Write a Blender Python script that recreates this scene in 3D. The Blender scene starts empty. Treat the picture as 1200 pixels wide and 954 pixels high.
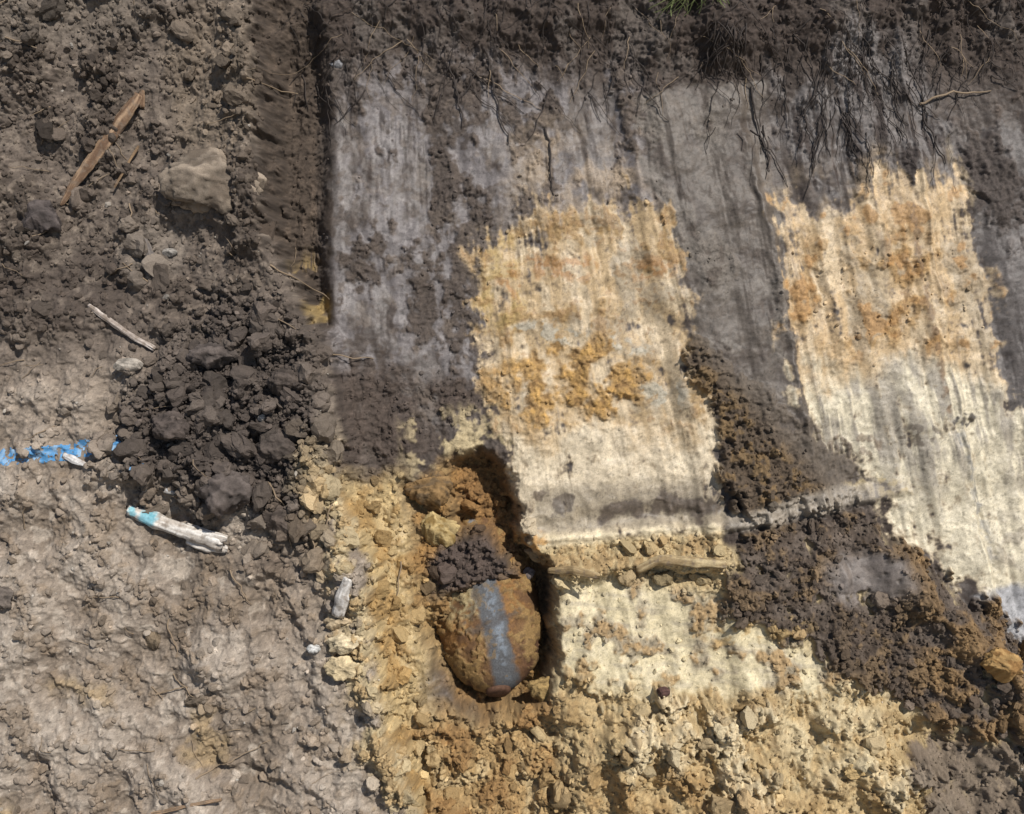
import bpy, math, numpy as np
from mathutils import Vector
rng=np.random.default_rng(7)
S=0.0025           # metres per design unit on the pit face
D=3.3
SL=math.radians(60)
F=np.float32
# ---------------------------------------------------------------- noise
_perm=rng.permutation(1024).astype(np.int64)
_ang=rng.random(1024)*2*np.pi
_gx=np.cos(_ang).astype(F); _gy=np.sin(_ang).astype(F)
_r1=rng.random(1024).astype(F); _r2=rng.random(1024).astype(F); _r3=rng.random(1024).astype(F)
def _h(i,j,seed): return _perm[(_perm[(i+seed*37)&1023]+j)&1023]
def pn(x,y,seed=0):
    xi=np.floor(x); yi=np.floor(y); fx=(x-xi).astype(F); fy=(y-yi).astype(F)
    xi=xi.astype(np.int64); yi=yi.astype(np.int64)
    u=fx*fx*fx*(fx*(fx*6-15)+10); v=fy*fy*fy*(fy*(fy*6-15)+10)
    def g(a,b):
        k=_h(xi+a,yi+b,seed); return _gx[k]*(fx-a)+_gy[k]*(fy-b)
    return ((g(0,0)*(1-u)+g(1,0)*u)*(1-v)+(g(0,1)*(1-u)+g(1,1)*u)*v)*1.5
def fbm(x,y,sc,o,seed=0,gain=.5):
    r=0;a=1.
    for k in range(o):
        r=r+a*pn(x/sc+k*13.7,y/sc+k*7.1,seed+k); sc=sc/2.03; a*=gain
    return r
def billow(x,y,sc,o,seed=0,gain=.5):
    r=0;a=1.
    for k in range(o):
        r=r+a*np.abs(pn(x/sc+k*13.7,y/sc+k*7.1,seed+k)); sc=sc/1.9; a*=gain
    return r
def worley(x,y,sc,seed=0,rmin=.25,rmax=.75):
    x=x/sc;y=y/sc
    xi=np.floor(x).astype(np.int64); yi=np.floor(y).astype(np.int64)
    best=np.zeros(x.shape,F)
    for a in(-1,0,1):
        for b in(-1,0,1):
            k=_h(xi+a,yi+b,seed)
            cx=xi+a+_r1[k]; cy=yi+b+_r2[k]; r=rmin+(rmax-rmin)*_r3[k]
            d2=((x-cx)**2+(y-cy)**2)/(r*r)
            best=np.maximum(best,r*np.sqrt(np.clip(1-d2,0,None)).astype(F))
    return best
def sm(x,a,b):
    t=np.clip((x-a)/(b-a),0,1); return t*t*(3-2*t)
def lin(c):
    c=np.array(c,float)/255.; return np.where(c<=.04045,c/12.92,((c+.055)/1.055)**2.4).astype(F)
def poly(X,Y,pts,soft=8.):
    pts=np.array(pts,float); out=np.zeros(X.shape,F)
    m=soft+2
    sel=(X>pts[:,0].min()-m)&(X<pts[:,0].max()+m)&(Y>pts[:,1].min()-m)&(Y<pts[:,1].max()+m)
    x=X[sel];y=Y[sel]
    if x.size==0: return out
    d=np.full(x.shape,1e9); ins=np.zeros(x.shape,bool)
    n=len(pts)
    for i in range(n):
        ax,ay=pts[i]; bx,by=pts[(i+1)%n]
        ex,ey=bx-ax,by-ay
        t=np.clip(((x-ax)*ex+(y-ay)*ey)/(ex*ex+ey*ey+1e-9),0,1)
        d=np.minimum(d,(x-ax-t*ex)**2+(y-ay-t*ey)**2)
        c=((ay>y)!=(by>y))
        with np.errstate(divide='ignore',invalid='ignore'):
            ins^=c&(x<(bx-ax)*(y-ay)/(by-ay+1e-12)+ax)
    sd=np.sqrt(d)*np.where(ins,1,-1)
    out[sel]=sm(sd,-soft,soft); return out
def seg(X,Y,a,b,w,soft=None):
    ax,ay=a;bx,by=b;ex,ey=bx-ax,by-ay
    t=np.clip(((X-ax)*ex+(Y-ay)*ey)/(ex*ex+ey*ey),0,1)
    d=np.hypot(X-ax-t*ex,Y-ay-t*ey)
    return 1-sm(d,w*.5,w if soft is None else soft)
def blob(X,Y,cx,cy,rx,ry):
    return 1-sm(np.hypot((X-cx)/rx,(Y-cy)/ry),.6,1.25)
# ---------------------------------------------------------------- sheet coordinates
def axis(a,b,step,far,g=1.08):
    core=np.arange(a,b+step,step); out=[]; s=step;p=core[-1]
    while p<far: s*=g;p+=s;out.append(p)
    lo=[];s=step;p=core[0]
    while p>-far: s*=g;p-=s;lo.append(p)
    return np.concatenate([lo[::-1],core,out])
XS=axis(-50,1250,1.2,18000); YS=axis(-50,1004,1.2,18000)
def ang(Y): return SL*sm(Y,-190,-70)*(1-sm(Y,1120,1260))
py=np.zeros(len(YS));pz=np.zeros(len(YS))
am=ang((YS[1:]+YS[:-1])/2); dY=np.diff(YS)
py[1:]=-np.cumsum(np.cos(am)*dY); pz[1:]=-np.cumsum(np.sin(am)*dY)
py-=np.interp(477,YS,py); pz-=np.interp(477,YS,pz)
def world(X,Y,h):
    a=ang(Y); y=np.interp(Y,YS,py); z=np.interp(Y,YS,pz)
    return np.stack([(X-600)*S,(y-np.sin(a)*h)*S,(z+np.cos(a)*h)*S],-1)
X,Y=np.meshgrid(XS,YS); X=X.astype(np.float64);Y=Y.astype(np.float64)
far=sm(np.maximum(np.abs(X-600)-700,np.abs(Y-477)-560),0,900)
# ---------------------------------------------------------------- warps
n1=fbm(X,Y,60,4,1); n2=fbm(X,Y,60,4,11); n3=fbm(X,Y,14,3,21); n4=fbm(X,Y,14,3,31)
lean=.2*np.clip((X-375)/400,0,1)
s_=X-lean*(Y-300)+3*pn(X/90,Y/110,46)
mo1=sm(pn(s_/50,Y/120,47)+.6*pn(X/30,Y/60,49),-.1,.5); mo2=sm(pn(s_/70,Y/200,48),-.3,.5)
st_f=pn(s_/2.6,Y/70,41)*mo1; st_m=pn(s_/7,Y/160,42)*mo2*1.2; st_c=pn(s_/26,Y/350,43)
drip=pn(s_/5,Y/300,44)*.6+pn(s_/16,Y/400,45)
vp=fbm(s_,Y*.42,30,4,150); vq=fbm(s_,Y*.2,9,3,160)*(.35+.65*mo1); vL=fbm(s_+12*n1,Y*.6,85,6,155,.58)
cl1=fbm(X,Y,220,4,51); cl2=fbm(X,Y,90,4,61); cl3=fbm(X,Y,40,4,71); cl4=fbm(X,Y,12,3,81); cl5=fbm(X,Y,5,2,86)
WX=X+9*n1+4*n3; WY=Y+9*n2+4*n4
VX=X+12*n1+5*n3+4*vq; VY=Y+14*drip+20*n2+5*n4+24*vL
def fray(m,k=1.): return sm(m+k*(.4*cl3+.2*cl4+.1*cl5+.3*vq+.2*drip),.24,.76)*sm(m,.02,.25)
# ---------------------------------------------------------------- region masks
ry=[-200,0,100,200,280,340,400,480,560,620,680,760,860,954,1100]
rx=[292,300,310,318,326,350,384,396,402,424,440,448,466,505,560]
xr=np.interp(Y,ry,rx)
rd=xr+9*n1+6*n3-X
BANK=sm(rd,-20,12)
bankc=sm(rd,-5,5)
P_pile=poly(WX+14*cl3,WY+14*cl2,[(165,470),(215,400),(270,345),(350,375),(390,430),(398,540),(385,610),(300,600),(215,570),(160,560)],30)
P_sand1=fray(poly(VX,VY,[(556,318),(585,285),(640,258),(720,246),(778,262),(790,310),(806,400),(832,470),(850,600),(850,640),(612,660),(600,560),(585,470),(565,400)],28),1.3)
P_lowsand=poly(VX,VY,[(478,500),(540,470),(600,470),(620,560),(600,640),(560,560),(530,540),(480,560)],18)
P_dark2=fray(poly(VX,Y+5*n2,[(742,110),(900,90),(905,200),(935,420),(975,555),(900,520),(840,440),(806,400),(790,290)],9),.6)
P_sand3=fray(poly(VX,VY,[(912,240),(1000,242),(1072,226),(1126,236),(1150,300),(1172,420),(1205,500),(1400,900),(1330,900),(1140,690),(1060,640),(1020,575),(965,545),(935,430)],28),1.3)
P_edge=fray(poly(VX,VY,[(1125,160),(1300,100),(1700,400),(1700,900),(1260,560),(1172,440),(1146,270)],14))
P_tri=fray(poly(WX+8*n1,WY+8*n2,[(806,398),(850,415),(905,470),(1010,545),(990,585),(940,600),(850,604),(846,540),(832,470)],18),1.1)
trim=sm(X-.9*(Y-500),875,925)
P_band=poly(X+6*n1,Y+5*n2+.10*(X-950),[(846,594),(960,578),(1060,572),(1070,592),(960,604),(850,614)],6)
P_mass=fray(poly(WX,WY,[(850,650),(920,612),(1010,595),(1050,630),(1110,680),(1240,770),(1260,850),(1120,850),(1010,800),(960,765),(890,735),(845,720)],20),1.4)
P_low=poly(WX,Y+4*n2,[(652,690),(700,676),(850,700),(960,765),(1010,800),(960,815),(700,800),(655,780)],12)
P_cav=poly(X+8*n1+4*n3,Y+8*n2+4*n4,[(482,575),(525,540),(560,532),(598,560),(612,640),(645,675),(648,770),(636,815),(600,836),(530,815),(502,760),(482,690)],13)
P_hol=poly(X+4*n1,Y+4*n2,[(534,545),(575,536),(603,580),(606,640),(560,650),(540,600)],14)
P_mnd=poly(WX,WY,[(500,650),(525,632),(575,625),(600,650),(606,682),(560,692),(505,694)],12)
P_gully=poly(WX,WY,[(485,830),(560,835),(650,815),(668,954),(660,1100),(500,1100),(505,900)],20)
P_bot=fray(poly(WX,WY,[(655,790),(760,805),(900,800),(1010,805),(1120,850),(1300,850),(1300,1120),(655,1120)],18),1.3)
P_ledge=poly(WX,Y+3*n2,[(625,640),(850,622),(862,700),(760,690),(640,700)],6)
P_scrape1=poly(VX,VY,[(376,120),(430,90),(560,70),(740,90),(780,270),(640,255),(560,310),(585,470),(480,500),(392,430)],16)
smoothc=blob(WX,WY,1010,672,55,32)
# ---------------------------------------------------------------- relief (design units)
cw=4*fbm(X,Y,11,3,90); cv=4*fbm(X,Y,11,3,95)
W60=worley(X+5*cw,Y+5*cv,62,1,.15,.5); W32=worley(X+3*cw,Y+3*cv,30,2,.15,.6)
W15=worley(X+1.5*cw,Y+1.5*cv,13,3,.15,.7); W7=worley(X+cw,Y+cv,6.,4,.2,.75)
bl=billow(X+2*cw,Y+2*cv,34,5,170,.58)
fine=3*cl4+1.6*fbm(X,Y,4.5,2,175)
crumb=15*bl+9*W60*sm(cl2,-.1,.5)+8*W32*sm(cl3,-.35,.3)+5.5*W15+3.4*W7+fine-5
gate=sm(cl3-.3*cl2+.4*cl4,.0,.5)
crumbB=5*cl3+5*cl2+8*W32*sm(cl3+.5*cl2,.1,.5)+7*W15*gate+6*W7*(.4+gate)+1.2*fine+3*bl
mud=sm(Y+40*cl2,400,520)*bankc*(1-P_pile)
crumb=crumb*(1-mud)+crumbB*mud
smear=sm(.5*vp+.8*vL+.25*cl4,.02,.35)
amp=np.zeros_like(X)
def setamp(m,v):
    global amp; amp=amp*(1-m)+v*m
setamp(np.ones_like(X),.06+.28*smear)
setamp(1-sm(Y,30,150),.42+.2*smear)
setamp(sm(X,395,360),.45)
setamp(sm(X,395,360)*sm(Y,380,450),.6)
setamp(P_dark2,.06+.22*sm(vL,.05,.5))
setamp(P_sand3,.04+.08*sm(cl3,.1,.4)); setamp(P_sand1,.04+.1*sm(cl3,.1,.4))
rough1=blob(WX,WY,675,450,100,58)*P_sand1
r1m=rough1*sm(cl3+.3*cl2,-.25,.1)
setamp(r1m,.4)
rough3=blob(WX,WY,1040,340,120,85)*P_sand3
setamp(rough3*sm(cl3,-.2,.2),.26)
setamp(P_lowsand,.25)
P_dk3=poly(WX,WY,[(390,430),(480,440),(560,440),(600,480),(520,500),(480,540),(470,600),(400,560)],16)
setamp(P_dk3,.4)
setamp(P_tri,.5*(1-trim)+.2)
setamp(P_mass,.4+.35*sm(cl3,-.3,.3)); setamp(P_mass*smoothc,.05)
setamp(P_band,.04)
setamp(P_bot,.3+.65*sm(cl2+.4*cl3,-.3,.3)); setamp(P_ledge,.6); setamp(P_low,.06+.5*sm(cl3,.1,.45))
setamp(P_gully,.9); setamp(P_cav,.7); setamp(P_mnd,.9)
bamp=.30+.3*sm(cl2,-.1,.5)+.3*(1-sm(Y,120,330))*sm(cl3,-.2,.3)
setamp(bankc,1.0); amp=amp*(1-bankc)+bankc*(bamp*(1-mud)+.55*mud)
setamp(P_pile*bankc,1.3)
crest=np.exp(-((rd-12)/30)**2)*sm(Y,480,600)
amp=np.maximum(amp,crest*1.1)
h_bank=32+30*sm(Y,250,950)+13*cl1+9*cl2*sm(Y,0,200)+18*np.exp(-((rd-16)/24)**2)*sm(Y,-80,120)
h_bank=h_bank+20*P_pile+12*blob(X,Y,255,230,70,50)+5*cl2
h_bank=h_bank-14*seg(WX,WY,(325,690),(390,870),26,30)-10*seg(WX,WY,(70,880),(100,1000),12,16)
h_bank=h_bank-9*seg(WX,WY,(250,870),(345,910),8,16)
hw=8*cl1+4.0*cl2+1.5*cl3
hw=hw+.5*st_f+1.1*st_m+3.5*st_c+.7*vq
hw=hw-28*seg(X+4*n1,Y,(346,-100),(352,390),22,46)-8*sm(X,420,360)*sm(Y,300,500)
e1=s_-766+5*n1; hw=hw+8*sm(e1,-14,8)*(1-sm(e1,40,150))*sm(Y,80,150)
e2=X-(858+.21*(Y-60))+5*n1; hw=hw-10*sm(e2,-6,6)*(1-sm(e2,30,160))
hw=hw+5*np.exp(-(e2/7)**2)*sm(Y,90,150)*(1-sm(Y,520,560))*(1+cl3)
e3=X-(1052+.17*(Y-40))+3*n1; hw=hw-6*sm(e3,-3,3)*(1-sm(e3,20,120))+4*np.exp(-(e3/4)**2)*(.7+cl3)
e4=X-(375+.02*Y)+7*n1; hw=hw+6*sm(e4,-8,6)*(1-sm(e4,20,110))
for xo,am_,wd in((470,3,9),(548,-3,6),(640,3,8),(700,-2.5,5),(965,3,8),(1010,-3,6),(1105,3,9),(1150,-3,7)):
    ee=s_-xo+6*n1; hw=hw+am_*np.exp(-(ee/wd)**2)*sm(pn(s_/60,Y/150,60+xo%9),-.2,.2)
hw=hw+20*(1-sm(Y,-10,90))*(.6+cl2)+16*blob(WX,WY,850,40,40,40)
hw=hw+P_tri*(9+8*cl2)*(1-.6*trim)
hw=hw+P_band*9*sm(Y+.10*(X-950),565,602)
lip=sm(X,612,640)*(1-sm(X,848,880))
yl=628-.09*(X-620)+3*n1
hw=hw+lip*(-5*np.exp(-((Y-yl+10)/10)**2)+6*np.exp(-((Y-yl-6)/6)**2))
lowarea=sm(Y-(654-.09*(X-640)+5*n2),-4,18)*sm(X,625,655)
diag=((X-1000)*.707-(Y-590)*.707)
lowm=lowarea*(1-sm(diag+9*n1,-8,10))
hw=hw+lowm*(12+40*sm(Y,690,960))
hw=hw+lowm*24*np.exp(-((diag+24)/24)**2)*sm(X,980,1060)
hw=hw+P_mass*8
hw=hw+lowm*12*np.exp(-((Y-(660+8*n1))/9)**2)*(1-sm(X,850,880))
hw=hw-8*lowm*np.exp(-((Y-(690-.12*(X-660)+8*n1))/12)**2)*(1-sm(X,830,900))
hw=hw+P_bot*(6+16*cl2+10*cl3)
hw=hw+12*seg(WX,WY,(670,868),(800,845),10,20)*P_bot
hw=hw*(1-P_gully)+P_gully*(6+16*cl2+10*sm(Y,840,960)+12*cl3)
left_sand=poly(WX,WY,[(395,560),(475,560),(500,700),(500,830),(540,1000),(470,1000),(430,760)],18)
hw=hw+left_sand*(6+9*cl3)
dpt=-14-46*np.maximum(sm(X+6*n3,520,548),.7*sm(Y,700,760)*(1-sm(X,500,540)))
dpt=dpt*(1-P_hol)-(42+22*sm(X,545,600))*P_hol
hw=hw*(1-P_cav)+(dpt+10*cl3+6*cl2)*P_cav
hw=hw*(1-P_mnd)+P_mnd*(-6+9*cl3)
H=hw*(1-BANK)+h_bank*BANK
H=H+amp*crumb*1.05
H=H-2*seg(X+3*n1,Y,(1112,480),(1170,670),5,7)*(1-bankc)
H=H-4*blob(WX,WY,1128,498,14,9)
H=H*(1-far)+far*(12*cl1+8*cl2)
# ---------------------------------------------------------------- colour (albedo)
C=np.zeros(X.shape+(3,),F); C[:]=lin((80,71,64))
def over(m,c,k=1.):
    global C
    m=(np.clip(m,0,1)*k)[...,None].astype(F); C=C*(1-m)+m*lin(c)
over(sm(cl2,-.3,.4),(66,57,51),.8)
over(1-sm(Y,30,150),(62,53,47),.9)
over((1-sm(Y,60,160))*sm(vL+.5*vp,.1,.4),(88,81,75),.6)
over(P_scrape1*sm(vL*.9+.3*vp+.3*st_c,-.45,-.05),(112,106,104),.95)
over(P_scrape1*sm(-vL+.5*vp,.25,.55),(132,126,122),.5)
over(P_scrape1*smear,(72,63,56),.92)
over(P_scrape1*sm(vq*1.3+.3*vp,.15,.5)*(1-sm(Y,190,330)),(62,54,49),.8)
over(P_scrape1*sm(cl3+.5*cl4,.22,.5),(76,67,60),.85)
over(P_scrape1*sm(-cl3+.5*cl4,.4,.6),(92,82,73),.6)
P_tr=poly(VX,VY,[(900,60),(1060,40),(1130,160),(1130,230),(920,240)],18)
over(P_tr*sm(vL+.4*vp,-.3,.1),(110,105,102),.8)
over(P_tr*sm(vq*1.3+.5*vp,.1,.35),(56,48,44),.85)
over(poly(VX,VY,[(605,170),(740,150),(785,270),(800,330),(560,330),(600,260)],34)*sm(cl3+.3*vq,-.5,.2),(138,123,105),.85)
over(poly(VX,VY,[(900,205),(1130,200),(1150,300),(910,300)],24)*sm(cl3+.4*vq,-.3,.3),(130,115,96),.75)
over(poly(VX,VY,[(1122,180),(1165,185),(1165,235),(1130,240)],8),(152,136,110),.7)
over(P_dark2,(91,83,75)); over(P_dark2*sm(vL+.3*vp,-.05,.3),(110,103,95),.7)
over(P_dark2*sm(vp*.5-cl3,.15,.5),(72,63,56),.7)
over(P_edge,(93,87,83)); over(P_edge*sm(vL,.05,.35),(66,58,53),.8)
over(sm(X,400,358),(68,58,49),.95)
over(sm(X,400,358)*sm(vq,.1,.5),(92,79,67),.6)
over(blob(WX,WY,362,355,26,60)*sm(st_f+cl3,.0,.4),(146,124,80),.8)
over(sm(X,400,358)*sm(Y,430,500)*sm(cl3,-.2,.3),(76,66,57))
over(P_dk3*sm(cl3,-.7,-.2),(72,62,55),.9)
# sand panel 1
over(P_lowsand*sm(cl3*1.1+.4*drip+.4*cl4,-.15,.2),(170,154,120),.9)
over(P_sand1,(172,149,114))
over(P_sand1*sm(vp,-.1,.3)*(1-sm(Y,500,530)),(185,168,140),.8)
over(P_sand1*sm(cl3+.3*st_m,.1,.4)*(1-sm(Y,480,520)),(150,121,78),.8)
over(P_sand1*sm(vq+.3*vL,.15,.5)*(1-sm(Y,480,520)),(138,123,102),.6)
over(P_sand1*sm(-vL+.4*cl3+.2*cl4,.25,.55)*(1-sm(Y,470,520)),(146,134,114),.7)
over(P_sand1*blob(VX,VY,590,340,32,70)*sm(cl3,-.3,.1),(158,134,84),.8)
for (cx,cy,r_x,r_y) in((665,316,36,14),(770,314,26,12),(640,300,20,10),(598,330,20,22)):
    over(P_sand1*blob(VX,WY,cx,cy,r_x,r_y)*sm(cl4+.5*cl3,-.35,.1),(142,103,60),.75)
over(P_sand1*sm(cl4+cl3*.6,.3,.6)*(1-sm(Y,500,540)),(126,99,66),.6)
over(r1m,(150,118,70),.85)
over(r1m*sm(cl4,.1,.5),(170,135,78),.5)
over(r1m*sm(-cl4,.15,.5),(112,85,53),.6)
low1=sm(VY+10*cl3,485,530)
over(P_sand1*low1,(188,174,149),.95)
over(P_sand1*low1*sm(st_f+st_m*.7+vq*.5,.1,.6),(158,144,121),.7)
over(P_sand1*low1*sm(-vp,.1,.4),(200,186,160),.6)
for (cx,cy,r_x,r_y) in((640,392,50,12),(780,460,30,22),(735,405,26,10)):
    over(P_sand1*blob(WX,WY,cx,cy,r_x,r_y)*sm(cl4+cl3,-.1,.2),(154,150,136),.75)
bandY=Y+.06*(X-620)+4*n3
over(P_sand1*sm(bandY,562,584)*(1-sm(bandY,622,630))*sm(X,600,640),(136,125,107),.85)
over(P_sand1*fray(poly(WX,WY,[(700,592),(785,575),(845,580),(845,598),(780,606),(705,616)],12)),(84,74,65),.92)
over(fray(blob(WX,WY,660,592,11,12)),(84,75,66),.85); over(fray(blob(WX,WY,632,582,10,6)),(92,80,67),.8)
over(P_sand1*sm(bandY,624,632),(194,180,150))
# sand panel 3
over(P_sand3,(176,152,117))
over(P_sand3*sm(vp,-.1,.3),(190,171,141),.75)
over(rough3*sm(cl3+.2*st_m,-.1,.2),(158,127,84),.8)
over(rough3*sm(cl4+.5*cl3,.3,.6),(116,91,63),.7)
over(P_sand3*sm(vq+.3*vL,.15,.5)*(1-sm(Y,410,450)),(134,117,96),.65)
over(P_sand3*sm(-vL+.4*cl3+.2*cl4,.25,.55)*(1-sm(Y,400,450)),(148,135,114),.7)
over(P_sand3*sm(cl3+.3*st_m,.3,.5)*(1-sm(Y,400,440)),(154,117,72),.7)
over(P_sand3*sm(VY+12*cl3,415,465),(192,182,158),.98)
over(P_sand3*sm(VY,420,460)*(1-sm(VY,530,610))*sm(st_m+st_f*.5+st_c*.8+vp*.6+.5*vq,-.25,.25),(136,128,115),.9)
over(P_sand3*sm(VY,500,600)*sm(st_f+st_m+.6*vq,.2,.7),(168,158,134),.65)
over(fray(blob(WX,WY,1005,528,34,20))*P_sand3*sm(cl4,-.2,.2),(106,92,75),.8)
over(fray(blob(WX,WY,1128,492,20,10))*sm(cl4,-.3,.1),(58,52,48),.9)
over(fray(blob(WX,WY,1080,510,34,16))*sm(cl4,-.1,.2),(84,75,64),.8)
over(seg(X+4*n3,Y,(1122,490),(1168,660),3,9)*sm(Y,480,520)*sm(cl4+st_f,-.4,.3),(110,110,109),.7)
over(seg(X+3*n3,Y,(1066,240),(1112,480),4,7)*sm(cl4,-.3,.1),(106,86,64),.8)
over(blob(WX,WY,1190,640,26,40)*sm(cl3,-.1,.2),(140,130,114),.7)
over(poly(WX,WY,[(1140,700),(1190,690),(1260,700),(1260,800),(1200,760)],7),(150,149,149))
over(P_tri,(80,68,55)); over(P_tri*sm(cl3+cl4,.15,.5)*(1-trim),(106,86,58),.75)
over(P_tri*trim,(90,81,71),.9)
# lower ground
over(lowm*(1-P_mass),(172,155,120))
over(P_ledge,(172,153,116)); over(P_ledge*sm(cl3+cl4,.1,.5),(132,108,73),.7)
sw=pn(X/60+Y/30,Y/7-X/60,99)
over(P_low,(186,173,140)); over(P_low*sm(sw+.3*cl3,.1,.4),(162,151,126),.7)
over(P_low*sm(Y-.25*(X-650),765,735)*sm(cl3,-.1,.3),(144,132,112),.8)
over(P_low*sm(cl3+.4*cl4,.2,.5),(148,121,82),.75)
over(P_bot,(166,145,107)); over(P_bot*sm(cl3,.0,.4),(142,118,80),.8)
over(P_bot*sm(cl2+.5*cl3,.15,.5),(194,179,147),.8)
over(P_bot*blob(WX,WY,960,840,70,60)*sm(cl3,-.5,.1),(190,176,143),.7)
over(P_bot*blob(WX,WY,790,925,140,40)*sm(cl3,-.3,.2),(150,121,79),.6)
over(P_bot*sm(cl4,.25,.6),(118,97,67),.6)
over(fray(poly(WX,WY,[(1050,870),(1120,850),(1300,840),(1300,1120),(1090,1120),(1060,940)],30),1.2),(104,93,82),.9)
over(P_mass,(78,67,57)); over(P_mass*sm(cl3+cl4*.7,.1,.45),(106,88,65),.75)
over(P_mass*sm(-cl3,.1,.4),(94,84,75),.6)
over(P_mass*sm(-cl2+.4*cl3,.1,.4),(66,57,49),.6)
over(P_mass*smoothc,(110,102,96),.9)
over(P_mass*sm(X,1040,1100)*sm(cl3,-.2,.2),(128,103,70),.7)
over(blob(WX,WY,880,735,70,18)*sm(cl3+cl4,-.2,.2),(152,129,89),.8)
over(blob(WX,WY,1035,575,44,12)*sm(cl4,-.2,.2),(176,156,110),.85)
over(P_band*(1-.5*sm(X,1000,1060)),(138,129,116),.9)
over(left_sand,(168,147,107)); over(left_sand*sm(cl3,.0,.35),(144,115,71),.8)
over(P_gully,(150,125,86)); over(P_gully*sm(cl3,.0,.4),(126,96,59),.8); over(P_gully*sm(-cl3,.2,.5),(176,158,122),.6)
over(P_cav,(126,101,66)); over(P_cav*sm(cl3,.0,.4),(136,104,61),.8); over(P_cav*blob(WX,WY,640,700,26,60),(84,66,47),.8)  # last blob: side-wall shadow right of the bomb, painted into the colour
over(P_cav*sm(X,540,505)*sm(-cl3,-.1,.3),(156,132,90),.7)
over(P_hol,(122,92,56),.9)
over(blob(WX,WY,622,630,20,16)*sm(cl4,-.4,.1),(170,126,66),.8)
over(P_mnd,(76,65,58))
# left bank
keep=C.copy(); C[:]=lin((94,84,75))
over(sm(Y+30*cl2+25*cl3,380,470),(134,122,109))
over(sm(cl2+.4*cl3,.0,.5)*sm(Y,400,500),(152,141,128),.7)
over(sm(-cl2,.05,.5)*sm(Y,400,500),(112,100,87),.85)
over(sm(cl3+cl4*.6,.15,.5)*sm(Y,480,600),(112,97,80),.6)
over(sm(-cl3+cl4*.5,.35,.6)*sm(Y,480,600),(160,150,137),.5)
over(sm(Y,850,600)*sm(X,260,330)*sm(Y,600,640),(118,105,91),.5)
over((1-sm(Y,330,430))*sm(cl2+.5*cl3,.0,.4),(72,63,55),.85)
over((1-sm(Y,330,430))*sm(cl4-.4*cl3,.15,.5),(116,105,93),.5)
over((1-sm(Y,200,300))*blob(WX,WY,260,110,60,120),(110,98,84),.7)
over((1-sm(Y,100,200))*blob(WX,WY,90,30,110,40),(104,95,85),.6)
over(blob(WX,WY,190,300,40,40),(120,111,101),.5)
over(blob(WX,WY,100,345,120,50)*sm(cl3,-.4,.1),(70,61,54),.8)
over(P_pile,(73,65,59)); over(P_pile*sm(cl3,.1,.4),(92,83,75),.6)
over(blob(WX,WY,330,620,90,50)*sm(cl3,-.3,.3),(90,79,69),.8)
over(blob(WX,WY,115,800,34,18)*sm(cl3,-.5,.2),(150,129,94),.5); over(blob(WX,WY,255,850,26,40)*sm(cl3,-.2,.3),(152,131,96),.5)
over(blob(WX,WY,15,940,40,30)*sm(cl3,-.5,.2),(164,143,104),.6)
over(crest*sm(cl3,-.5,.0)*sm(rd,75,30),(178,161,126),.95)
over(crest*sm(cl3+cl4,.15,.5),(142,117,80),.7)
b=bankc[...,None].astype(F); C=keep*(1-b)+C*b
var=1+.24*cl4+.18*cl5+(.09*st_f+.12*vq)*(1-bankc)*(1-P_bot)*(1-P_mass)
C=C*np.clip(var,.5,1.5)[...,None].astype(F)
spk=sm(pn(X/3.2,Y/3.2,130)+.5*pn(X/7,Y/7,131),.42,.65)*sm(amp,.12,.4)
C=C*(1+.35*spk[...,None]).astype(F)
spd=sm(pn(X/2.8,Y/2.8,132)+.5*pn(X/9,Y/9,133),.45,.65)
C=C*(1-.35*spd[...,None]).astype(F)
fr=far[...,None].astype(F); C=C*(1-fr)+fr*lin((118,106,90))
C=C.astype(F)
ROUGH=np.clip(.46+1.5*amp,.0,.95)
# ---------------------------------------------------------------- helpers
def mkmesh(name,verts,faces,col=None,rough=None,smooth=True,mat=None,parent=None):
    me=bpy.data.meshes.new(name); verts=np.ascontiguousarray(verts,F); k=faces.shape[1]
    me.vertices.add(len(verts)); me.vertices.foreach_set('co',verts.ravel())
    me.loops.add(faces.size); me.loops.foreach_set('vertex_index',faces.ravel().astype(np.int32))
    me.polygons.add(len(faces)); me.polygons.foreach_set('loop_start',(np.arange(len(faces))*k).astype(np.int32))
    me.update(calc_edges=True)
    me.polygons.foreach_set('use_smooth',np.full(len(faces),smooth))
    if col is not None:
        a=me.attributes.new('Col','FLOAT_COLOR','POINT')
        a.data.foreach_set('color',np.concatenate([col,np.ones((len(col),1))],1).astype(F).ravel())
    if rough is not None:
        a=me.attributes.new('Rgh','FLOAT','POINT'); a.data.foreach_set('value',rough.astype(F))
    o=bpy.data.objects.new(name,me); bpy.context.scene.collection.objects.link(o)
    if mat: me.materials.append(mat)
    if parent: o.parent=parent
    return o
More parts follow.
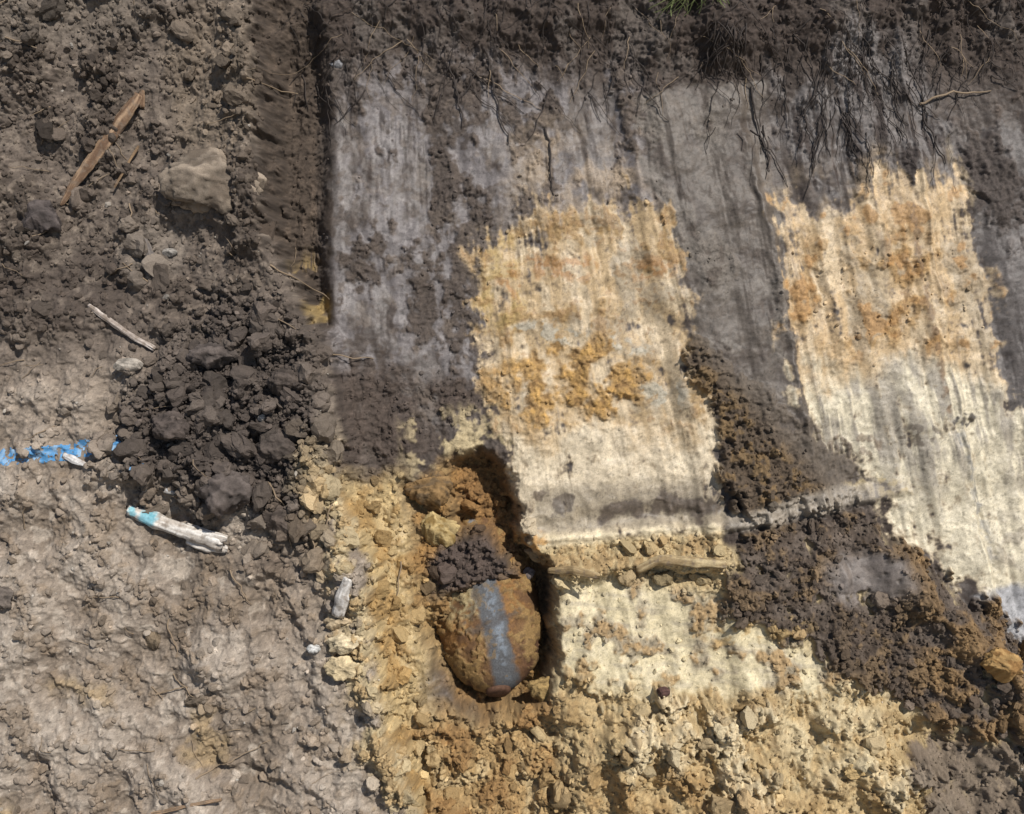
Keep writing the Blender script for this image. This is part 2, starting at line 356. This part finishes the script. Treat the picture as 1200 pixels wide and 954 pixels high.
def soilmat(name,scale=1.,bump=.5,spec=.3,rdef=None,lo=.78,hi=1.22):
    m=bpy.data.materials.new(name); m.use_nodes=True; t=m.node_tree; N=t.nodes; L=t.links
    p=N['Principled BSDF']; p.inputs['Specular IOR Level'].default_value=spec
    at=N.new('ShaderNodeAttribute'); at.attribute_name='Col'
    tc=N.new('ShaderNodeTexCoord')
    nz=N.new('ShaderNodeTexNoise'); nz.inputs['Scale'].default_value=260*scale; nz.inputs['Detail'].default_value=3; nz.inputs['Roughness'].default_value=.7
    L.new(tc.outputs['Object'],nz.inputs['Vector'])
    mr=N.new('ShaderNodeMapRange'); mr.inputs['From Min'].default_value=.3; mr.inputs['From Max'].default_value=.7
    mr.inputs['To Min'].default_value=lo; mr.inputs['To Max'].default_value=hi
    L.new(nz.outputs['Fac'],mr.inputs['Value'])
    vm=N.new('ShaderNodeVectorMath'); vm.operation='SCALE'
    L.new(at.outputs['Color'],vm.inputs[0]); L.new(mr.outputs['Result'],vm.inputs['Scale'])
    L.new(vm.outputs['Vector'],p.inputs['Base Color'])
    bp=N.new('ShaderNodeBump'); bp.inputs['Distance'].default_value=.002; bp.inputs['Strength'].default_value=bump
    L.new(nz.outputs['Fac'],bp.inputs['Height']); L.new(bp.outputs['Normal'],p.inputs['Normal'])
    if rdef is None:
        ar=N.new('ShaderNodeAttribute'); ar.attribute_name='Rgh'; L.new(ar.outputs['Fac'],p.inputs['Roughness'])
        mb=N.new('ShaderNodeMath'); mb.operation='MULTIPLY'; mb.inputs[1].default_value=bump
        L.new(ar.outputs['Fac'],mb.inputs[0]); L.new(mb.outputs[0],bp.inputs['Strength'])
    else: p.inputs['Roughness'].default_value=rdef
    return m
M_soil=soilmat('soil_procedural',1,.7,.4)
M_clod=soilmat('clod_procedural',1,.8,rdef=.92)
M_wood=soilmat('weathered_wood',.6,.6,rdef=.8)
M_bomb=soilmat('rusty_steel',.8,.7,.2,rdef=.8,lo=.7,hi=1.3)
M_paint=soilmat('spray_paint',1,.3,rdef=.7)
# ---------------------------------------------------------------- terrain sheet, split at the bank crest
ny,nx=X.shape
V=world(X.ravel(),Y.ravel(),H.ravel())
idx=np.arange(ny*nx).reshape(ny,nx)
Q=np.stack([idx[1:,:-1],idx[1:,1:],idx[:-1,1:],idx[:-1,:-1]],-1).reshape(-1,4)
isb=(bankc[:-1,:-1]>.5).ravel()
Cf=C.reshape(-1,3); Rf=ROUGH.ravel()
def part(name,sel,mat,off=0.,col=None):
    q=Q[sel]; u,inv=np.unique(q,return_inverse=True); inv=inv.reshape(q.shape)
    v=V[u].copy()
    if off:
        a=ang(Y.ravel()[u]); v[:,1]-=np.sin(a)*off; v[:,2]+=np.cos(a)*off
    c=Cf[u] if col is None else col[u]
    return mkmesh(name,v,inv,c,Rf[u],True,mat)
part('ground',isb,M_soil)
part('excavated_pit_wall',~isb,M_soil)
pm=seg(X+3*n1,Y+3*n3,(-20,534),(75,530),4,12)+seg(X+3*n1,Y+3*n3,(75,530),(154,518),6,14)
pm=pm+.7*blob(X,Y,188,545,10,7)
pms=(pm*(.75+.7*cl4+1.1*cl5)>.38)[:-1,:-1].ravel()
pc=np.zeros_like(C); pc[:]=lin((78,132,176)); k=sm(pn(X/9,Y/9,141),.0,.4)[...,None].astype(F); pc=pc*(1-k)+k*lin((124,156,184))
part('blue_spray_paint_line',pms,M_paint,.0012,pc.reshape(-1,3))
# ---------------------------------------------------------------- surface sampling
def samp(A,x,y):
    fx=np.interp(x,XS,np.arange(nx)); fy=np.interp(y,YS,np.arange(ny))
    return A[np.round(fy).astype(int),np.round(fx).astype(int)]
# ---------------------------------------------------------------- clods
import bmesh
def ico(sub):
    bm=bmesh.new(); bmesh.ops.create_icosphere(bm,subdivisions=sub,radius=1)
    v=np.array([p.co[:] for p in bm.verts]); f=np.array([[q.index for q in p.verts] for p in bm.faces]); bm.free(); return v,f
def chunk(v,r,ncut=9,lo=.5,hi=.9,jit=.05,rug=0.):
    v=v.copy()
    for k in range(ncut):
        n=r.normal(size=3); n/=np.linalg.norm(n); d=r.uniform(lo,hi); t=v@n
        ex=np.clip(t-d,0,None); v-=ex[:,None]*n
    if rug:
        o=r.uniform(0,50); v=v*(1+rug*(fbm(v[:,0]*30+o*9,v[:,1]*30+v[:,2]*23+o,22,3,int(o))[:,None]))
    v+=r.normal(size=v.shape)*jit
    v*=r.uniform(.55,1.2,3)
    return v
def rotm(n,r):
    q=r.normal(size=(n,4)); q/=np.linalg.norm(q,axis=1)[:,None]; w,x,y,z=q.T
    return np.stack([1-2*(y*y+z*z),2*(x*y-z*w),2*(x*z+y*w),2*(x*y+z*w),1-2*(x*x+z*z),2*(y*z-x*w),2*(x*z-y*w),2*(y*z+x*w),1-2*(x*x+y*y)],-1).reshape(n,3,3)
iv,if_=ico(2); T=np.stack([chunk(iv,rng,jit=.06) for _ in range(50)])
iv3,if3=ico(3); T3=np.stack([chunk(iv3,rng,8,.5,.92,.03,.28) for _ in range(40)])
def scatter(name,n,dens,smin,smax,pw,seed,tint=(.85,1.2),color=None,sink=.15,big=False):
    r=np.random.default_rng(seed); TT,ff=(T3,if3) if big else (T,if_)
    ix=(XS>-50)&(XS<1250); iy=(YS>-50)&(YS<1004)
    sub=np.clip(dens,0,None)[np.ix_(iy,ix)]; cs=np.cumsum(sub.ravel()); cs/=cs[-1]
    k=np.searchsorted(cs,r.random(n)); w=ix.sum()
    x=XS[ix][k%w]+r.uniform(-.6,.6,n); y=YS[iy][k//w]+r.uniform(-.6,.6,n)
    sz=smin+(smax-smin)*r.random(n)**pw
    h=samp(H,x,y); c=samp(C,x,y)*r.uniform(tint[0],tint[1],(n,1))
    if color is not None: c=c*.4+.6*lin(color)*r.uniform(.6,1.3,(n,1))
    P=world(x,y,h+sz*(.3-sink)); R=rotm(n,r); tid=r.integers(0,len(TT),n)
    v=np.einsum('nij,nkj->nki',R,TT[tid])*(sz*S)[:,None,None]+P[:,None,:]
    m=TT.shape[1]
    f=(ff[None]+(np.arange(n)*m)[:,None,None]).reshape(-1,3)
    return mkmesh(name,v.reshape(-1,3),f,np.repeat(c,m,0).astype(F),None,False,M_clod)
inb=bankc; wl=1-bankc; notc=1-.97*smoothc
scatter('dark_soil_clods',560,inb*P_pile*(.4+sm(cl3,-.2,.3))+.08*inb*(1-sm(Y,330,430))+.2*P_mnd+.3*blob(X,Y,330,620,60,40)*inb,3.5,18,3,1,(.8,1.25),big=True)
scatter('fine_dark_soil_crumbs',7500,inb*P_pile+.25*inb*(1-sm(Y,330,430))+.5*P_mnd+.4*blob(X,Y,330,620,60,40)*inb,.8,4.5,3,11,(.8,1.4))
scatter('soil_crumbs',7500,inb*(.12+sm(cl3+.5*cl2+.3*cl4,.0,.5)),.7,7,6,2,(.7,1.3))
scatter('sand_clods',420,wl*(P_bot*sm(cl2+.4*cl3,-.2,.4)+.9*P_gully+.6*P_ledge+.7*left_sand+.4*P_cav)+1.2*crest,3,15,3.5,3,(.8,1.2),big=True)
scatter('fine_sand_crumbs',8000,wl*(P_bot+P_gully+P_ledge+.7*left_sand+.5*P_cav+.1*r1m+.2*P_low)+1.2*crest,.7,4.5,4,13,(.75,1.25))
scatter('wall_soil_clods',170,wl*(P_mass+.15*P_tri*(1-trim)+.03*P_dk3)*notc*(1-P_band),3,10,3,4,(.8,1.3),big=True)
scatter('wall_soil_crumbs',8000,wl*(P_mass+.5*P_tri*(1-trim)+.10*sm(X,400,358)+.3*P_dk3+.25*P_low*sm(cl3,.1,.4)+.2*(1-sm(Y,30,150))+.16*P_scrape1*smear+.06*P_dark2*sm(vL,.1,.5)+.08*rough3)*notc*(1-.95*P_band),.6,3.6,4,14,(.75,1.35))
scatter('pale_gravel',150,inb*.5+wl*.35*P_bot,1.2,5,3,5,(.9,1.1),(170,164,154))
ivb,ifb=ico(5)
def boulder(name,x,y,sx,sy,sz,col,seed,lift=.2,rot=0.,col2=None,ncut=10,mat=None,rug=.09):
    r=np.random.default_rng(seed); v=ivb.copy()
    for k in range(ncut):
        n=r.normal(size=3); n/=np.linalg.norm(n); d=r.uniform(.62,.93); v-=np.clip(v@n-d,0,None)[:,None]*n
    q=v*1.0; nse=fbm(q[:,0]*100+seed*50,q[:,1]*100+q[:,2]*83,70,7,seed%50,.65)
    nl=np.linalg.norm(v,axis=1)[:,None]; v=v+v/nl*(nse*rug*2)[:,None]
    c,s=math.cos(rot),math.sin(rot); vx=v[:,0]*sx;vy=v[:,1]*sy
    px_=x+vx*c-vy*s; py_=y+vx*s+vy*c; hh=float(samp(H,np.array([x]),np.array([y]))[0])
    Wp=world(px_,py_,hh+sz*lift+v[:,2]*sz)
    cc=lin(col)[None]*np.clip(1+.6*nse,.5,1.5)[:,None]
    if col2 is not None:
        t=sm(fbm(q[:,0]*100,q[:,1]*100+q[:,2]*60,50,3,seed%40+3),0,.3)[:,None]; cc=cc*(1-t)+t*lin(col2)
    return mkmesh(name,Wp,ifb,cc.astype(F),None,True,mat or M_clod)
boulder('clay_lump',262,226,54,36,24,(126,114,100),3,.2,.1,(100,89,77),3,None,.1)
boulder('soil_clod',287,572,30,27,26,(84,76,71),5,.3)
boulder('soil_clod',66,262,24,20,16,(74,67,64),6,.1)
boulder('soil_clod',268,420,26,16,16,(84,76,71),8,.2)
boulder('soil_clod',225,500,20,17,16,(72,64,59),9,.2)
boulder('soil_clod',340,520,24,20,18,(74,66,60),10,.2)
boulder('soil_clod',350,450,20,18,16,(72,64,58),12,.2)
boulder('soil_clod',345,600,26,17,16,(78,69,62),13,.2)
boulder('soil_clod',30,690,17,14,12,(90,82,75),14,.1)
boulder('soil_clod',250,805,16,8,8,(90,80,68),15,.1)
boulder('soil_clod',195,738,9,16,8,(104,91,74),18,.1)
boulder('sand_lump',514,622,23,21,14,(158,138,96),21,.5,0,(130,107,64))
boulder('sand_lump',503,572,26,20,18,(118,94,62),22,.3,0,(96,79,57))
boulder('sand_lump',416,738,20,12,13,(186,171,141),23,.4)
boulder('sand_lump',412,765,19,13,13,(178,161,128),24,.4)
boulder('sand_lump',408,715,16,10,11,(160,143,116),25,.4)
boulder('sand_lump',640,808,20,15,12,(140,117,76),26,.3)
boulder('sand_lump',1150,765,27,18,18,(150,121,78),27,.2,.5,(132,100,60))
boulder('sand_lump',980,883,13,8,8,(164,140,98),28,.3)
boulder('pebble',600,688,9,10,8,(114,105,100),31,.6,0,None,3,None,.02)
boulder('pebble',620,678,8,8,7,(108,99,95),32,.5,0,None,3,None,.02)
boulder('pebble',770,797,8,6,6,(80,58,52),33,.5,0,None,5,None,.03)
boulder('pebble',380,745,8,5,5,(176,175,171),34,.5,0,None,5,None,.03)
boulder('pebble',395,78,8,6,4,(116,115,116),35,.2,0,None,8,None,.03)
boulder('pebble',170,430,18,8,8,(146,138,127),36,.2,0,None,7,None,.03)
boulder('pebble',208,300,9,5,6,(136,131,124),37,.3,0,None,7,None,.03)
# ---------------------------------------------------------------- bomb
def make_bomb():
    root=bpy.data.objects.new('unexploded_bomb',None); bpy.context.scene.collection.objects.link(root)
    tip=np.array([584.,812.,-6.]); a=np.array([.13,.84,.52]); a/=np.linalg.norm(a)
    e1=np.cross(a,[0,0,1.]); e1/=np.linalg.norm(e1); e2=np.cross(a,e1)
    R=64.
    t=np.concatenate([np.linspace(0,1,120)**2*104,np.linspace(105,330,150)])
    def rad(t):
        q=np.clip(t/104,0,1); return R*np.sqrt(np.clip(1-(1-q)**2.25,0,1))
    nth=260; th=np.linspace(0,2*np.pi,nth,endpoint=False)
    TT,TH=np.meshgrid(t,th,indexing='ij')
    P0=tip-a*TT[...,None]+rad(TT)[...,None]*(np.cos(TH)[...,None]*e1+np.sin(TH)[...,None]*e2)
    u=P0[...,0]; v=P0[...,1]+.35*P0[...,2]
    ns=fbm(u,v,32,5,201,.6); fi=fbm(u,v,8,3,211); ns2=fbm(u,v,48,4,221)
    line=568+.24*(P0[...,1]-690)+5*ns2
    bandm=(1-sm(np.abs(u+4*ns-line),9,15))*(P0[...,2]>-50)
    crust=sm(ns+.4*fi,.0,.3)*(1-.85*bandm)
    dr=sm(TT,.5,20)*(2.8*crust+1.1*fi*(1-.6*bandm)+1.6*ns2)
    P=P0+dr[...,None]*(np.cos(TH)[...,None]*e1+np.sin(TH)[...,None]*e2)
    c=np.zeros(P.shape,F); c[:]=lin((112,86,56))
    def ov(m,col,k=1.):
        nonlocal c
        m=(np.clip(m,0,1)*k)[...,None].astype(F); c=c*(1-m)+m*lin(col)
    px_,py_=P[...,0],P[...,1]
    ov(sm(ns2,.0,.4),(130,95,55),.7)
    ov(sm(-ns,.1,.4),(88,65,47),.7)
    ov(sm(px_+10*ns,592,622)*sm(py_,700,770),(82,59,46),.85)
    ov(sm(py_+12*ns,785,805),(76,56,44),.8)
    ov(crust,(134,109,70),.85)
    ov(blob(px_+14*ns,py_+14*fi,540,702,40,26)*sm(ns+fi,-.5,.1),(150,135,101),.9)
    ov(bandm,(82,84,86),.95)
    ov((1-sm(np.abs(px_+4*ns-line-1),1,7))*sm(fi+.5*ns2,-.3,.2)*(P[...,2]>-50),(112,119,126),.85)
    ov(bandm*sm(fi+ns,.25,.5),(110,92,66),.7)
    ov(seg(px_,py_+5*fi,(555,738),(606,716),4,8)*(P[...,2]>-30)*sm(fi,-.5,0),(70,64,60),.7)
    ov(seg(px_,py_+5*fi,(545,738),(560,690),3,8)*(P[...,2]>-30)*sm(fi,-.3,.1),(80,76,70),.6)
    ov(sm(fi,.3,.6)*(1-bandm),(70,53,42),.5)
    nt=len(t); id_=np.arange(nt*nth).reshape(nt,nth); id2=np.roll(id_,-1,1)
    f=np.stack([id_[:-1],id2[:-1],id2[1:],id_[1:]],-1).reshape(-1,4)
    Pw=world(P[...,0].ravel(),P[...,1].ravel(),P[...,2].ravel())
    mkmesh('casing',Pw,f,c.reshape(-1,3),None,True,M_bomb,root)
    pr=np.array([(3,15),(0,15),(-2,13.5),(-3.2,10),(-3.8,5),(-4,.2)],float); TH2=np.linspace(0,2*np.pi,64,endpoint=False)
    p=tip-a*pr[:,0][:,None,None]+pr[:,1][:,None,None]*(np.cos(TH2)[:,None]*e1+np.sin(TH2)[:,None]*e2)[None]
    q=np.arange(len(pr)*64).reshape(len(pr),64); q2=np.roll(q,-1,1)
    ff=np.stack([q[:-1],q2[:-1],q2[1:],q[1:]],-1).reshape(-1,4)
    w=world(p[...,0].ravel(),p[...,1].ravel(),p[...,2].ravel())
    nn=fbm(np.repeat(pr[:,1],64)*3,np.tile(TH2,len(pr))*20,20,3,5)
    mkmesh('nose_plug',w,ff,(lin((80,58,45))[None]*(1+.5*nn[:,None])).astype(F),None,True,M_bomb,root)
make_bomb()
# ---------------------------------------------------------------- sticks
def stick(name,pts,rad,col,col2,seed,flat=.6,lift=1.,branches=(),paint=None,bk=1.,jg=.6):
    def tube(pts,rad,seed):
        pts=np.array(pts,float); d=np.r_[0,np.cumsum(np.hypot(*np.diff(pts[:,:2],axis=0).T))]
        n=max(24,int(d[-1]/1.)); tt=np.linspace(0,d[-1],n)
        x=np.interp(tt,d,pts[:,0]); y=np.interp(tt,d,pts[:,1])
        k=np.ones(9)/9
        def smooth(q): return np.convolve(np.pad(q,4,mode='edge'),k,'valid')
        x=smooth(x);y=smooth(y)
        x+=jg*pn(tt/14,tt*0+seed,seed); y+=jg*pn(tt/14,tt*0+seed+5.5,seed+3)
        he=samp(H,x,y); line=np.polyfit(tt,he,1)
        hh=np.polyval(line,tt)
        hh=hh+max(0,(he-hh).max()*.5)
        if len(pts[0])>2: hh=hh+np.interp(tt,d,pts[:,2])
        r=np.interp(tt/d[-1],np.linspace(0,1,len(rad)),rad)*(1+.14*pn(tt/11,tt*0+seed*3.3,seed+4))
        hh=hh+r*flat*lift
        th=np.linspace(0,2*np.pi,28,endpoint=False)
        tx=np.gradient(x);ty=np.gradient(y);l=np.hypot(tx,ty);ex,ey=-ty/l,tx/l
        TT,TH=np.meshgrid(tt,th,indexing='ij')
        bark=bk*(pn(TH*1.4+seed,TT/60,seed+7)*.2+pn(TH*3.5,TT/35,seed+9)*.16+pn(TH*8,TT/14,seed+9)*.12)
        rr=r[:,None]*(1+bark)
        e_=TT/4+1.2*pn(TH*3,TH*0+seed,seed); e2_=(tt[-1]-TT)/6+1.8*pn(TH*3,TH*0+seed+8,seed+1)
        rr=rr*np.clip(.3+np.minimum(e_,e2_),0.02,1)
        PX=x[:,None]+ex[:,None]*np.cos(TH)*rr; PY=y[:,None]+ey[:,None]*np.cos(TH)*rr; PH=hh[:,None]+np.sin(TH)*rr*flat
        m=sm(bark,-.05,.15)[...,None]; c=lin(col)*m+lin(col2)*(1-m)
        dirt=sm(pn(PX/9,PY/9,seed+20)+.5*pn(PX/4,PY/4,seed+21),.15,.5)[...,None]*.6; c=c*(1-dirt)+dirt*lin((112,98,84))
        if paint:
            for (cx,cy,pr,pc_) in paint:
                mk=(1-sm(np.hypot(PX-cx,PY-cy)+3*pn(PX/4,PY/4,9),pr*.5,pr))[...,None]*.8; c=c*(1-mk)+mk*lin(pc_)
        nn_=len(th); q=np.arange(n*nn_).reshape(n,nn_); q2=np.roll(q,-1,1)
        f=np.stack([q[:-1],q[1:],q2[1:],q2[:-1]],-1).reshape(-1,4)
        return world(PX.ravel(),PY.ravel(),PH.ravel()),f,c.reshape(-1,3)
    Vs=[];Fs=[];Cs=[];o=0
    for k,(p,r) in enumerate([(pts,rad)]+list(branches)):
        v,f,c=tube(p,r,seed+k*11); Vs.append(v);Fs.append(f+o);Cs.append(c);o+=len(v)
    return mkmesh(name,np.concatenate(Vs),np.concatenate(Fs),np.concatenate(Cs).astype(F),None,True,M_wood)
stick('broken_branch',[(176,120),(162,142),(150,160),(126,190),(102,220),(84,248)],[5,8,7.5,6.5,5,2.5],(150,125,100),(100,78,60),3,.45,branches=[([(172,134),(176,112)],[5,2.5])])
stick('twig',[(172,176),(160,200),(146,228)],[1.8,1.5,1],(140,116,88),(90,72,54),5)
stick('dry_stick',[(118,360),(142,378),(168,396),(196,412)],[2.4,3.2,3.2,3],(192,182,172),(140,128,118),8,.8)
stick('painted_wood_piece',[(166,592),(190,601),(215,610),(245,620),(278,630)],[6,8,8,8.5,10],(212,207,199),(172,163,152),12,.6,paint=[(192,601,14,(96,170,186)),(174,595,7,(116,180,192))],
  branches=[([(230,612),(258,621),(284,624)],[6,7,4]),([(232,626),(258,634),(282,637)],[5,6.5,4])])
stick('wood_chip',[(424,660,12),(415,684,12),(407,710,10)],[5,7.5,6.5],(218,214,208),(190,184,176),17,.5)
stick('wood_chip',[(92,530),(108,537),(124,543)],[3,4.2,2.6],(214,212,208),(180,176,172),18,.5)
stick('wood_chip',[(190,565),(195,578)],[4,4.5],(186,180,174),(150,142,136),19,.6)
stick('wood_chip',[(212,570),(226,573)],[3,3],(180,184,190),(150,146,140),20,.6)
stick('wood_chip',[(190,322),(186,300),(180,284)],[3,6,4],(124,116,110),(92,86,82),22,.5)
stick('twig',[(170,946),(200,928),(235,918),(282,908)],[1.8,2.2,2.2,1.8],(156,130,104),(106,88,70),25)
stick('root_stub',[(640,666,2),(670,663,4),(700,668,3)],[3,5,4],(176,156,120),(138,117,84),31,.7)
stick('root_stub',[(742,666,2),(768,652,5),(800,654,4),(846,656,2)],[4,6,6,5],(176,158,122),(138,118,86),33,.7)
# ---------------------------------------------------------------- roots, hair-thin
def roots(name,lst,col,mat_r=.8):
    cu=bpy.data.curves.new(name,'CURVE'); cu.dimensions='3D'; cu.bevel_depth=S; cu.bevel_resolution=1
    for (pts,r,lift,sd) in lst:
        pts=np.array(pts,float); d=np.r_[0,np.cumsum(np.hypot(*np.diff(pts[:,:2],axis=0).T))]
        n=max(5,int(d[-1]/5)); tt=np.linspace(0,d[-1],n)
        x=np.interp(tt,d,pts[:,0])+5*pn(tt/22,tt*0+sd*1.37,sd)+1.6*pn(tt/6,tt*0+sd*2.1,sd+2)
        y=np.interp(tt,d,pts[:,1])+3*pn(tt/16,tt*0+sd*3.1,sd+5)
        he=samp(H,x,y); hh=np.convolve(np.pad(he,2,mode='edge'),np.ones(5)/5,'valid')
        hh=np.maximum(hh,he)+r+lift*np.sin(np.pi*tt/d[-1])
        w=world(x,y,hh); sp=cu.splines.new('POLY'); sp.points.add(n-1)
        co=np.concatenate([w,np.ones((n,1))],1); sp.points.foreach_set('co',co.ravel().astype(F))
        sp.points.foreach_set('radius',(r*np.linspace(1,.45,n)).astype(F))
    m=bpy.data.materials.new(name+'_mat'); m.use_nodes=True; t=m.node_tree; p=t.nodes['Principled BSDF']
    nz=t.nodes.new('ShaderNodeTexNoise'); nz.inputs['Scale'].default_value=60
    cr=t.nodes.new('ShaderNodeValToRGB'); c=lin(col); cr.color_ramp.elements[0].color=(*(c*.55),1); cr.color_ramp.elements[1].color=(*(c*1.3),1)
    t.links.new(nz.outputs['Fac'],cr.inputs['Fac']); t.links.new(cr.outputs['Color'],p.inputs['Base Color']); p.inputs['Roughness'].default_value=mat_r
    cu.materials.append(m); o=bpy.data.objects.new(name,cu); bpy.context.scene.collection.objects.link(o)
r=np.random.default_rng(55); L=[]
for k in range(120):
    x0=r.normal(985,60); y0=r.uniform(40,160); ln=r.uniform(15,85); dx=r.normal(.12,.4)*ln
    L.append(([(x0,y0),(x0+dx*.5,y0+ln*.5),(x0+dx*.7,y0+ln)],r.uniform(.3,.85)*r.uniform(.7,1.2),r.uniform(0,3),k))
for k in range(200):
    x0=r.uniform(340,1200); y0=r.uniform(-10,110); ln=r.uniform(12,70); dx=r.normal(.1,.6)*ln
    L.append(([(x0,y0),(x0+dx,y0+ln)],r.uniform(.3,.85),r.uniform(0,4),k+200))
for k in range(34):
    x0=r.uniform(825,870); y0=r.uniform(30,70); ln=r.uniform(15,45)
    L.append(([(x0,y0),(x0+r.normal(0,15),y0+ln)],r.uniform(.4,1.1),r.uniform(2,8),k+300))
for a_,b_ in(((527,75),(545,150)),((568,60),(596,170)),((1055,45),(1090,130)),((880,100),(905,200)),((1085,130),(1110,190)),((640,150),(650,230))):
    L.append(([a_,b_],1.3,2,int(a_[0])))
roots('fine_dark_roots',L,(50,42,37))
L=[]
for p_,rd_ in (([(1080,120),(1110,108),(1162,106)],1.6),([(330,318),(350,328),(385,350)],1.1),([(335,380),(362,390)],.9),([(395,418),(440,420)],1.),([(300,108),(345,102)],1.),
  ([(165,245),(172,290)],1.),([(285,660),(305,700)],1.1),([(375,600),(378,640),(372,665)],1.2),([(350,615),(352,640)],1.),([(0,50),(40,10),(90,-20)],1.),
  ([(215,715),(222,760)],1.),([(200,800),(235,790)],1.1),([(30,60),(70,75)],.9),([(400,585),(392,640)],1.),([(250,890),(330,850)],1.),([(470,655),(465,700)],1.),([(330,560),(350,590)],1.2)):
    L.append((p_,rd_,4,int(p_[0][0]+p_[0][1])))
for k in range(70):
    x0=r.uniform(-20,380);y0=r.uniform(-10,900);an=r.uniform(0,6.28);ln=r.uniform(10,45)
    L.append(([(x0,y0),(x0+ln*math.cos(an),y0+ln*math.sin(an))],r.uniform(.35,.8),3,k+500))
for k in range(45):
    x0=r.uniform(400,1200); y0=r.uniform(-5,90); ln=r.uniform(15,60); dx=r.normal(.2,.8)*ln
    L.append(([(x0,y0),(x0+dx,y0+ln)],r.uniform(.3,.6),r.uniform(0,4),k+900))
roots('pale_thin_roots',L,(134,116,94))
L=[]
for k in range(40):
    x0=r.uniform(785,825); L.append(([(x0,-15),(x0+r.normal(0,8),r.uniform(-8,5)),(x0+r.normal(0,20),r.uniform(0,26))],r.uniform(.5,1.1),r.uniform(6,20),k+700))
roots('grass_tuft',L,(122,132,82),.6)
# ---------------------------------------------------------------- world, sun, camera
sd=Vector((.38,.54,.75)).normalized()
up=Vector((0,math.cos(SL),math.sin(SL))); nn=Vector((0,-math.sin(SL),math.cos(SL)))
sun=(Vector((1,0,0))*sd.x+up*sd.y+nn*sd.z).normalized()
sc=bpy.context.scene
w=bpy.data.worlds.new('World'); sc.world=w; w.use_nodes=True
sk=w.node_tree.nodes.new('ShaderNodeTexSky'); sk.sky_type='NISHITA'; sk.sun_disc=False
sk.sun_elevation=math.asin(sun.z); sk.sun_rotation=math.atan2(sun.x,sun.y)
bg=w.node_tree.nodes['Background']; bg.inputs['Strength'].default_value=.09
w.node_tree.links.new(sk.outputs['Color'],bg.inputs['Color'])
l=bpy.data.lights.new('sun','SUN'); l.energy=4.9; l.angle=math.radians(.7); l.color=(1,.955,.895)
lo=bpy.data.objects.new('sun',l); sc.collection.objects.link(lo); lo.rotation_euler=(-sun).to_track_quat('-Z','Y').to_euler()
cam=bpy.data.cameras.new('camera'); co=bpy.data.objects.new('camera',cam); sc.collection.objects.link(co)
cam.sensor_width=36; cam.lens=36*D/3.0; cam.clip_end=500; cam.clip_start=.05
co.location=nn*D; co.rotation_euler=(-nn).to_track_quat('-Z','Y').to_euler()
sc.camera=co
sc.view_settings.view_transform='Standard'; sc.view_settings.look='None'; sc.view_settings.exposure=0
print('verts',len(V))
